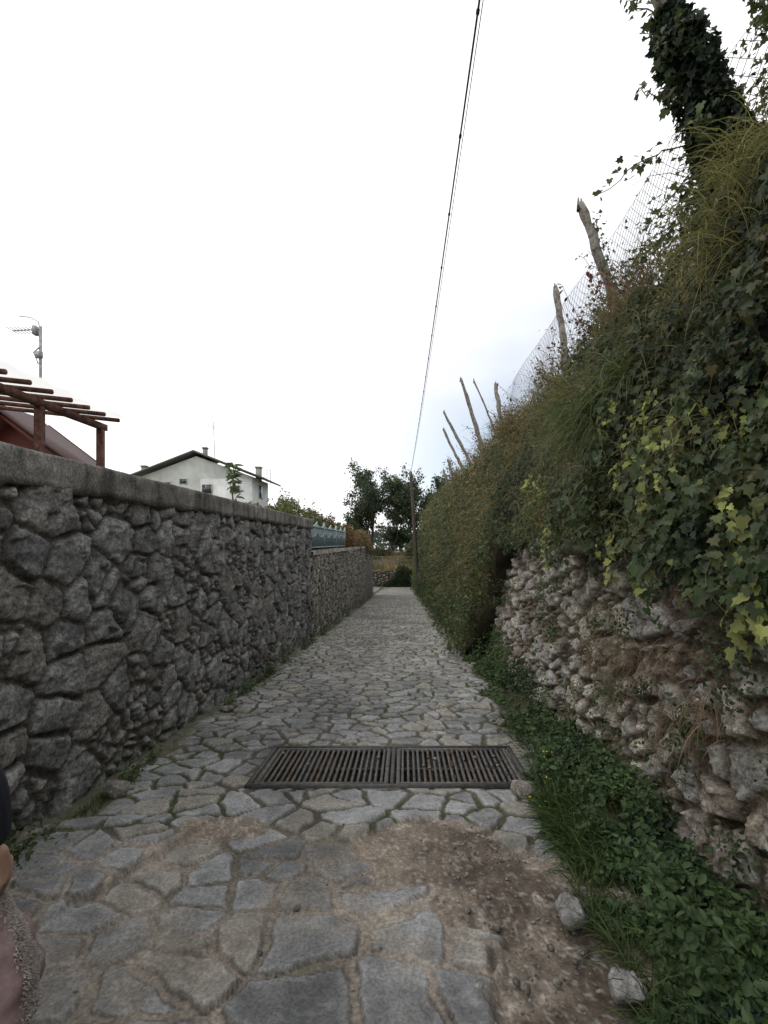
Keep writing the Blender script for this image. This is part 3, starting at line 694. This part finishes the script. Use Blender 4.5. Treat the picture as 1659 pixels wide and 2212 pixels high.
n=7500; x=-2.2+R.rand(n)*5.0; f=R.rand(n); P=np.stack([x,50.0-f*.5,-3+R.rand(n)*(.5+2.0*sst(-2.0,.3,x))*(.6+.8*fbm(x*1.3,x*0,703))],1)
leaves('roadside_bush',P,(0,-.7,.6),.13,pick(R.rand(n),[DK,GR,(.06,.095,.035)]),'oval',.3,.8)
shrub('field_hedge',[((-6,57,.3),(2,1,1.1)),((-3,58,.2),(1.6,1,1.1)),((1.5,57,.4),(1.6,1,1.4)),((-9,57,.5),(2,1,1.3))],1700,.16,[DK,GR,OL,(.05,.08,.03)],seed=660)

# ================================================================= WHITE HOUSE
WH=empty('white_house'); W=(.62,.62,.60)
yf,yk=38.0,42.4; xl,xr,xp=-20.6,-11.9,-16.3
b=MB()
V=[]
for y in (yf,yk): V+= [(xl,y,-3.5),(xr,y,-3.5),(xr,y,6.75),(xp,y,8.35),(xl,y,6.75)]
b.add(V,[(0,1,2,3,4),(9,8,7,6,5),(1,6,7,2),(0,4,9,5),(0,5,6,1)],W)
b.box((-15.9,yf-.12,-3.4),(xr+.02,yf-.003,6.55),(.6,.6,.58))
b.build('walls',M_wall,WH)
b=MB(); RC=(.12,.11,.105)
for (xa,za,xb_,zb_) in ((xl-.6,6.72,xp,8.62),(xp,8.62,xr+1.0,6.5)):
    b.add([(xa,yf-.5,za),(xb_,yf-.5,zb_),(xb_,yk+.4,zb_),(xa,yk+.4,za),(xa,yf-.5,za+.14),(xb_,yf-.5,zb_+.14),(xb_,yk+.4,zb_+.14),(xa,yk+.4,za+.14)],[(0,3,2,1),(4,5,6,7),(0,1,5,4),(1,2,6,5),(2,3,7,6),(3,0,4,7)],RC)
b.build('roof',M_paint,WH)
b=MB()
for x,y,z0,z1,w in ((-16.2,39.5,8.3,9.2,.3),(-21.4,40,6.2,7.8,.36),(-20.8,40,6.2,7.45,.32),(-12.0,40,6.6,7.7,.4)):
    b.box((x-w/2,y-w/2,z0),(x+w/2,y+w/2,z1),(.3,.28,.26)); b.box((x-w/2-.05,y-w/2-.05,z1+.003),(x+w/2+.05,y+w/2+.05,z1+.12),(.2,.18,.17))
b.box((-22,39.2,-1),(-20.65,41,6.2),(.45,.44,.42))
b.build('chimneys',M_wall,WH)
b=MB(); bf=MB()
for x,z,w,h,yy in ((-18.7,6.3,.4,.45,yf),(-17.3,6.55,.25,.32,yf),(-15.4,6.1,.35,.65,yf-.12),(-13.2,6.0,.35,.45,yf-.12),(-12.5,4.3,.5,.8,yf-.12),(-18,4.3,.6,.9,yf)):
    bf.box((x-w-.06,yy-.05,z-h/1.0-.06),(x+w+.06,yy-.004,z+.06),(.5,.5,.48)); b.box((x-w,yy-.06,z-h),(x+w,yy-.052,z),(.06,.065,.07))
bf.box((xr+.004,39.6,5.2),(xr+.06,40.6,6.3),(.4,.4,.4)); b.box((xr+.062,39.7,5.3),(xr+.07,40.5,6.2),(.04,.045,.05))
bf.build('window_frames',M_paint,WH); b.build('window_panes',M_glass,WH)
b=MB(); b.tube([(-15.2,39,8),(-15.35,39,11.3)],.025,(.35,.35,.35),5)
for k in range(5): b.tube([(-15.9+k*.15,38.9,11.0-.05*k),(-15.9+k*.15,39.5,11.0-.05*k)],.012,(.35,.35,.35),4)
b.tube([(-16,39,11.15),(-15.2,39,10.9)],.015,(.35,.35,.35),4)
b.tube([(-11.6,41,6.5),(-11.6,41,8)],.02,(.3,.3,.3),5); b.tube([(-11.3,41,6.5),(-11.3,41,7.8)],.02,(.3,.2,.2),5)
for z in (7.1,7.4,7.7): b.tube([(-11.9,41,z),(-11.2,41,z)],.012,(.3,.3,.3),4)
b.build('roof_aerial',M_metal,WH)

# ================================================================= COTTAGE + PERGOLA
CH=empty('wooden_cottage'); b=MB(); RB=(.14,.035,.03)
yf=8.0; dp=.75; xe,xp,xw=-4.95,-6.4,-7.85; ze,zp=2.62,3.72
b.add([(xw,yf,1),(xe,yf,1),(xe,yf,ze),(xp,yf,zp),(xw,yf,ze),(xw,yf+dp,1),(xe,yf+dp,1),(xe,yf+dp,ze),(xp,yf+dp,zp),(xw,yf+dp,ze)],[(0,1,2,3,4),(9,8,7,6,5),(1,6,7,2),(0,4,9,5)],RB)
for k in range(12): b.box((xw+.05,yf-.03,1.0+k*.14),(xe-.03,yf-.004,1.125+k*.14),np.array(RB)*(.8+.1*(k%3)))
b.build('walls',M_paint,CH)
b=MB(); RD2=(.06,.03,.028)
sl=(zp-ze)/(xe-xp)
for sx in (1,-1):
    for k,(off,th,yy0) in enumerate(((.0,.07,yf-.45),(-.14,.06,yf-.3))):
        xo=xp+sx*(1.85); V=[]
        za=zp+off; zb_=zp+off-sl*1.85
        for z_ in (0,th):
            V+= [(xp,yy0,za+z_),(xo,yy0,zb_+z_),(xo,yf+dp-.3,zb_+z_),(xp,yf+dp-.3,za+z_)]
        b.add(V,[(0,1,2,3),(7,6,5,4),(0,4,5,1),(1,5,6,2),(2,6,7,3),(3,7,4,0)],RD2 if k==0 else (.16,.05,.04))
b.build('roof',M_paint,CH)
b=MB(); b.tube([(-4.52,7.5,2.36),(-4.52,8.9,2.34)],.05,(.12,.035,.03),10)
b.tube([(-5.1,6.9,2.62),(-5.5,7.0,2.58),(-5.62,7.0,2.5),(-5.66,7.0,2.9)],.045,(.2,.08,.06),8)
b.box((-6.4,7.9,2.15),(-6.0,7.96,2.7),(.03,.035,.04)); b.build('gutter',M_paint,CH)

PG=empty('pergola'); b=MB(); PC=(.12,.06,.047)
for y in (6.4,5.33,4.26,3.2,2.1): b.box((-4.04,y-.035,1.0),(-3.965,y+.035,3.09),PC)
b.beam((-4.0,1.6,3.13),(-4.0,6.5,3.13),.06,.08,PC)
b.beam((-6.2,1.6,3.36),(-6.2,6.5,3.36),.06,.08,PC)
for y in (6.4,4.26,2.1): b.box((-6.25,y-.045,1.0),(-6.16,y+.045,3.3),PC)
y=6.33
while y>1.6:
    b.tube([(-6.6,y,3.50),(-3.72,y,3.19)],.027,np.array(PC)*R.uniform(.9,1.3),8); y-=.30
b.build('frame',M_wood,PG)
b=MB(); n=60
ysx=np.linspace(1.5,6.45,n); V=[];
for yv in ysx:
    zc=.012*math.sin(yv*60); V+= [(-6.65,yv,3.575+zc),(-3.68,yv,3.255+zc)]
b.add(V,[(2*i,2*i+1,2*i+3,2*i+2) for i in range(n-1)],(.85,.84,.82))
msheet=mat('roof_sheet',.5,2,.06,20,0,trans=.8)
b.build('corrugated_sheet',msheet,PG)
TA=empty('tv_antenna'); b=MB(); GC=(.32,.32,.32)
b.tube([(-6.74,9,3.3),(-6.74,9,5.6)],.025,GC,8)
b.tube([(-7.25,9,5.52),(-6.72,9,5.55)],.010,GC,6)
for k in range(7): b.tube([(-7.25+k*.07,8.85,5.52),(-7.25+k*.07,9.15,5.52)],.006,GC,5)
b.tube([(-7.15,9.02,5.80),(-6.95,9.02,5.78),(-6.8,9.02,5.7),(-6.74,9.02,5.5)],.008,GC,6)
b.box((-6.86,8.95,5.44),(-6.80,9.05,5.60),GC); b.box((-6.80,8.94,5.0),(-6.68,8.98,5.12),GC)
b.tube([(-6.74,8.97,5.2),(-6.83,8.95,5.1),(-6.76,8.97,4.9)],.010,(.1,.1,.1),6)
b.build('mast',M_metal,TA)

# ================================================================= PERSON (mostly out of frame, left)
PE=empty('person'); px,py=-1.33,1.12; g=gzz(py)
def skin(name,V,E,Rr,mt,root=0,parent=PE,lev=2):
    me=bpy.data.meshes.new(name); me.from_pydata([tuple(v) for v in V],E,[]); me.update()
    o=link(bpy.data.objects.new(name,me),parent)
    sm=o.modifiers.new('s','SKIN'); sb=o.modifiers.new('b','SUBSURF'); sb.levels=lev; sb.render_levels=lev
    for i,r in enumerate(Rr):
        r=(r,r) if np.ndim(r)==0 else r
        me.skin_vertices[0].data[i].radius=r; me.skin_vertices[0].data[i].use_root=(i==root)
    me.materials.append(mt); return o
def flat(name,c,rough=.9,base=M_cloth):
    m=base.copy(); m.name=name; nt=m.node_tree
    at=[n for n in nt.nodes if n.type=='ATTRIBUTE'][0]; rgb=nt.nodes.new('ShaderNodeRGB'); rgb.outputs[0].default_value=(*c,1)
    for l in list(at.outputs['Color'].links): t=l.to_socket; nt.links.remove(l); nt.links.new(rgb.outputs[0],t)
    return m
navy=flat('navy_cloth',(.018,.02,.03)); jean=flat('jean_cloth',(.05,.065,.1)); skn=flat('skin_tone',(.36,.22,.165),base=M_skin); shoe=flat('shoe',(.05,.05,.05))
V=[(0,0,.95),(0,0,1.08),(0,0,1.25),(0,0,1.38),(0,.01,1.46),(.16,0,1.39),(.26,-.02,1.30),(.345,.02,1.08),(.33,.06,.93),(-.16,0,1.39),(-.24,0,1.32),(-.28,-.03,1.08),(-.28,.08,.88)]
V=[(px+a,py+b_,g+c) for a,b_,c in V]
E=[(0,1),(1,2),(2,3),(3,4),(3,5),(5,6),(6,7),(7,8),(3,9),(9,10),(10,11),(11,12)]
skin('jacket',V,E,[(.16,.11),(.14,.10),(.16,.11),(.12,.09),(.06,.06),.07,.06,.052,.042,.07,.06,.048,.04],navy)
V=[(0,0,.96),(.09,0,.88),(.1,.10,.50),(.1,.06,.10),(-.09,0,.88),(-.1,-.06,.50),(-.1,-.22,.14)]
V=[(px+a,py+b_,g+c) for a,b_,c in V]
skin('trousers',V,[(0,1),(1,2),(2,3),(0,4),(4,5),(5,6)],[(.15,.11),.095,.065,.05,.095,.065,.05],jean)
for sx,yy,zz in ((.1,.06,.05),(-.1,-.22,.07)):
    V=[(px+sx,py+yy-.05,g+zz+.01),(px+sx,py+yy+.05,g+zz),(px+sx,py+yy+.17,g+zz-.012)]
    skin('shoe',V,[(0,1),(1,2)],[(.045,.05),(.05,.045),(.04,.028)],shoe)
def hand(w,d,side):
    w=np.array(w,float); d=norm(np.array(d,float)); s=np.array([0,1,0.])*1.0; s=norm(s-d*(s@d)); n=np.cross(d,s)*side
    V=[w-d*.03,w+d*.03,w+d*.075]; E=[(0,1),(1,2)]; Rr=[.024,(.034,.018),(.036,.017)]
    for k,(o,L) in enumerate(((-.030,.062),(-.010,.075),(.010,.078),(.030,.072))):
        a=w+d*.08+s*o; i=len(V)
        p1=a+d*L*.4-n*.008; p2=p1+d*L*.25-n*.028; p3=p2-n*.024-d*.004
        V+=[a,p1,p2,p3]; E+=[(2,i),(i,i+1),(i+1,i+2),(i+2,i+3)]; Rr+=[.0105,.0095,.009,.0075]
    i=len(V); a=w+d*.03+s*.03; V+=[a,a+s*.022+d*.025-n*.012,a+s*.018+d*.05-n*.028]; E+=[(1,i),(i,i+1),(i+1,i+2)]; Rr+=[.013,.011,.009]
    skin('hand',V,E,Rr,skn,1)
hand((px+.33,py+.07,g+.90),(-.1,.15,-1),1); hand((px-.28,py+.09,g+.85),(0,.15,-1),-1)
th=np.linspace(0,math.pi,28); ph=np.linspace(0,2*math.pi,36,endpoint=False); TH,PH=np.meshgrid(th,ph,indexing='ij')
dx=np.sin(TH)*np.cos(PH);dy=np.sin(TH)*np.sin(PH);dz=np.cos(TH)
jaw=np.where(dz<0,1-.28*np.abs(dz)**1.5,1)
hx=.076*dx*jaw; hy=.096*dy*jaw; hz=.118*dz
front=np.clip(dy,0,1)
hy=hy+.022*np.exp(-((dx/.16)**2+((dz+.12)/.22)**2))*(dy>0)
hy=hy-.010*front*(np.exp(-(((np.abs(dx)-.38)/.16)**2+((dz-.05)/.12)**2)))
hy=hy+.006*np.exp(-((dx/.25)**2+((dz+.5)/.07)**2))*(dy>0)
hc=(px,py+.025,g+1.61)
b=MB(); n=36;F=[]
for i in range(27):
    for j in range(36): F.append((i*n+j,(i+1)*n+j,(i+1)*n+(j+1)%n,i*n+(j+1)%n))
lip=(np.exp(-((dx/.28)**2+((dz+.5)/.06)**2))*(dy>0)).reshape(-1,1)
b.add(np.stack([hx+hc[0],hy+hc[1],hz+hc[2]],-1).reshape(-1,3),F,np.array([.42,.24,.17])*(1-lip)+lip*np.array([.35,.12,.1]))
for sx in (-1,1): b.tube([(hc[0]+sx*.074,hc[1]-.005,hc[2]+.025),(hc[0]+sx*.084,hc[1]-.012,hc[2]+.01),(hc[0]+sx*.08,hc[1]-.005,hc[2]-.025)],[.012,.014,.008],np.array((.42,.24,.17)),8)
b.build('head',M_skin,PE,True)
b=MB()
for sx in (-1,1): rock(b,(hc[0]+sx*.03,hc[1]+.078,hc[2]+.006),(.012,.008,.008),(.03,.02,.02),3,8)
b.build('eyes',M_glass,PE)
skin('neck',[(px,py,g+1.42),(px,py+.01,g+1.53)],[(0,1)],[.055,.05],skn)
hs=1.07; m_=(dz>.45)|((dy<.25)&(dz>-.75)); b=MB()
hair=np.stack([.076*dx*hs*1.06+hc[0],(.098*dy)*hs*1.03+hc[1]-.008,hz*hs+.004+hc[2]],-1).reshape(-1,3); mf=m_.reshape(-1)
b.add(hair,[f for f in F if all(mf[i] for i in f)],(.03,.02,.015)); b.build('hair',M_cloth,PE,True)
s=np.linspace(0,1,40); a=np.linspace(0,2*math.pi,40,endpoint=False); Sg,Ag=np.meshgrid(s,a,indexing='ij')
def rr_(s): return .018+.062*np.sin(np.clip(s*1.15,0,1)*math.pi*.62)-.03*sst(.8,1,s)
rx=rr_(Sg); ry=rr_(Sg)*1.3
fold=1+.2*np.sin(Ag*4+Sg*3)+.10*np.sin(Ag*7+Sg*8)+.06*np.sin(Sg*25+Ag*2)
jx,jy=px+.295,py+.09
Xj=jx+rx*np.cos(Ag)*fold+.02*Sg; Yj=jy+ry*np.sin(Ag)*fold; Zj=g+.80-.36*Sg
b=MB(); F=[]
for i in range(39):
    for j in range(40): F.append((i*40+j,(i+1)*40+j,(i+1)*40+(j+1)%40,i*40+(j+1)%40))
F.append(tuple(range(40))); F.append(tuple(39*40+j for j in range(40))[::-1])
b.add(np.stack([Xj,Yj,Zj],-1).reshape(-1,3),F,(.24,.17,.17)); b.build('carried_jacket',M_cloth,PE,True)
n=14000; q=R.rand(n); ang=.2+R.normal(0,.16,n)
ff=1+.2*np.sin(ang*4+q*3)+.1*np.sin(ang*7+q*8)+.06*np.sin(q*25+ang*2)
P=np.stack([jx+rr_(q)*np.cos(ang)*ff+.02*q,jy+rr_(q)*1.3*np.sin(ang)*ff,g+.80-.36*q],1)
blades('fleece_trim',P,np.array([1,0,-.1])+R.normal(0,.9,(n,3)),.009,.0022,(.42,.38,.36),.3,PE,3)

# ================================================================= WORLD / LIGHT / CAMERA
w=bpy.data.worlds.new('World'); S.world=w; w.use_nodes=True; N=w.node_tree.nodes; L=w.node_tree.links
bg=N['Background']; out=N['World Output']
sky=N.new('ShaderNodeTexSky'); sky.sky_type='NISHITA'; sky.sun_disc=False
el,az=math.radians(52),math.radians(-110)
sky.sun_elevation=el; sky.sun_rotation=az
L.new(sky.outputs[0],bg.inputs['Color']); bg.inputs['Strength'].default_value=.15
b2=N.new('ShaderNodeBackground'); b2.inputs['Color'].default_value=(.99,.995,1,1); b2.inputs['Strength'].default_value=1.32
tc=N.new('ShaderNodeTexCoord'); mp=N.new('ShaderNodeMapping'); mp.inputs['Scale'].default_value=(1,1,2.5); L.new(tc.outputs['Generated'],mp.inputs[0])
nz=N.new('ShaderNodeTexNoise'); nz.inputs['Scale'].default_value=1.6; nz.inputs['Detail'].default_value=4; L.new(mp.outputs[0],nz.inputs['Vector'])
sp=N.new('ShaderNodeSeparateXYZ'); L.new(tc.outputs['Generated'],sp.inputs[0])
m1=N.new('ShaderNodeMapRange'); m1.inputs[1].default_value=-.15; m1.inputs[2].default_value=.2; m1.inputs[3].default_value=0; m1.inputs[4].default_value=1; L.new(sp.outputs['X'],m1.inputs[0])
m2=N.new('ShaderNodeMapRange'); m2.inputs[1].default_value=.6; m2.inputs[2].default_value=.1; m2.inputs[3].default_value=0; m2.inputs[4].default_value=1; L.new(sp.outputs['Z'],m2.inputs[0])
mu=N.new('ShaderNodeMath'); mu.operation='MULTIPLY'; L.new(m1.outputs[0],mu.inputs[0]); L.new(m2.outputs[0],mu.inputs[1])
m3=N.new('ShaderNodeMapRange'); m3.inputs[1].default_value=.35; m3.inputs[2].default_value=.6; m3.inputs[3].default_value=.4; m3.inputs[4].default_value=1; L.new(nz.outputs['Fac'],m3.inputs[0])
mv=N.new('ShaderNodeMath'); mv.operation='MULTIPLY'; L.new(mu.outputs[0],mv.inputs[0]); L.new(m3.outputs[0],mv.inputs[1])
mi=N.new('ShaderNodeMath'); mi.operation='SUBTRACT'; mi.inputs[0].default_value=1; L.new(mv.outputs[0],mi.inputs[1])
ms=N.new('ShaderNodeMixShader'); L.new(mi.outputs[0],ms.inputs[0]); L.new(bg.outputs[0],ms.inputs[1]); L.new(b2.outputs[0],ms.inputs[2]); L.new(ms.outputs[0],out.inputs['Surface'])
ld=bpy.data.lights.new('sun','SUN'); ld.energy=.8; ld.angle=math.radians(18); ld.color=(1,.97,.93)
lo=link(bpy.data.objects.new('sun',ld))
sd=Vector((math.sin(az)*math.cos(el),math.cos(az)*math.cos(el),math.sin(el)))
lo.rotation_euler=sd.to_track_quat('Z','Y').to_euler()
cd=bpy.data.cameras.new('camera'); co=link(bpy.data.objects.new('camera',cd)); S.camera=co
cd.sensor_fit='VERTICAL'; cd.sensor_height=36; cd.sensor_width=27; cd.lens=17.09; cd.clip_start=.05; cd.clip_end=3000
cd.shift_x=-.0201; cd.shift_y=.0298
co.location=(0,0,1.6); co.rotation_euler=(math.radians(90),0,0)
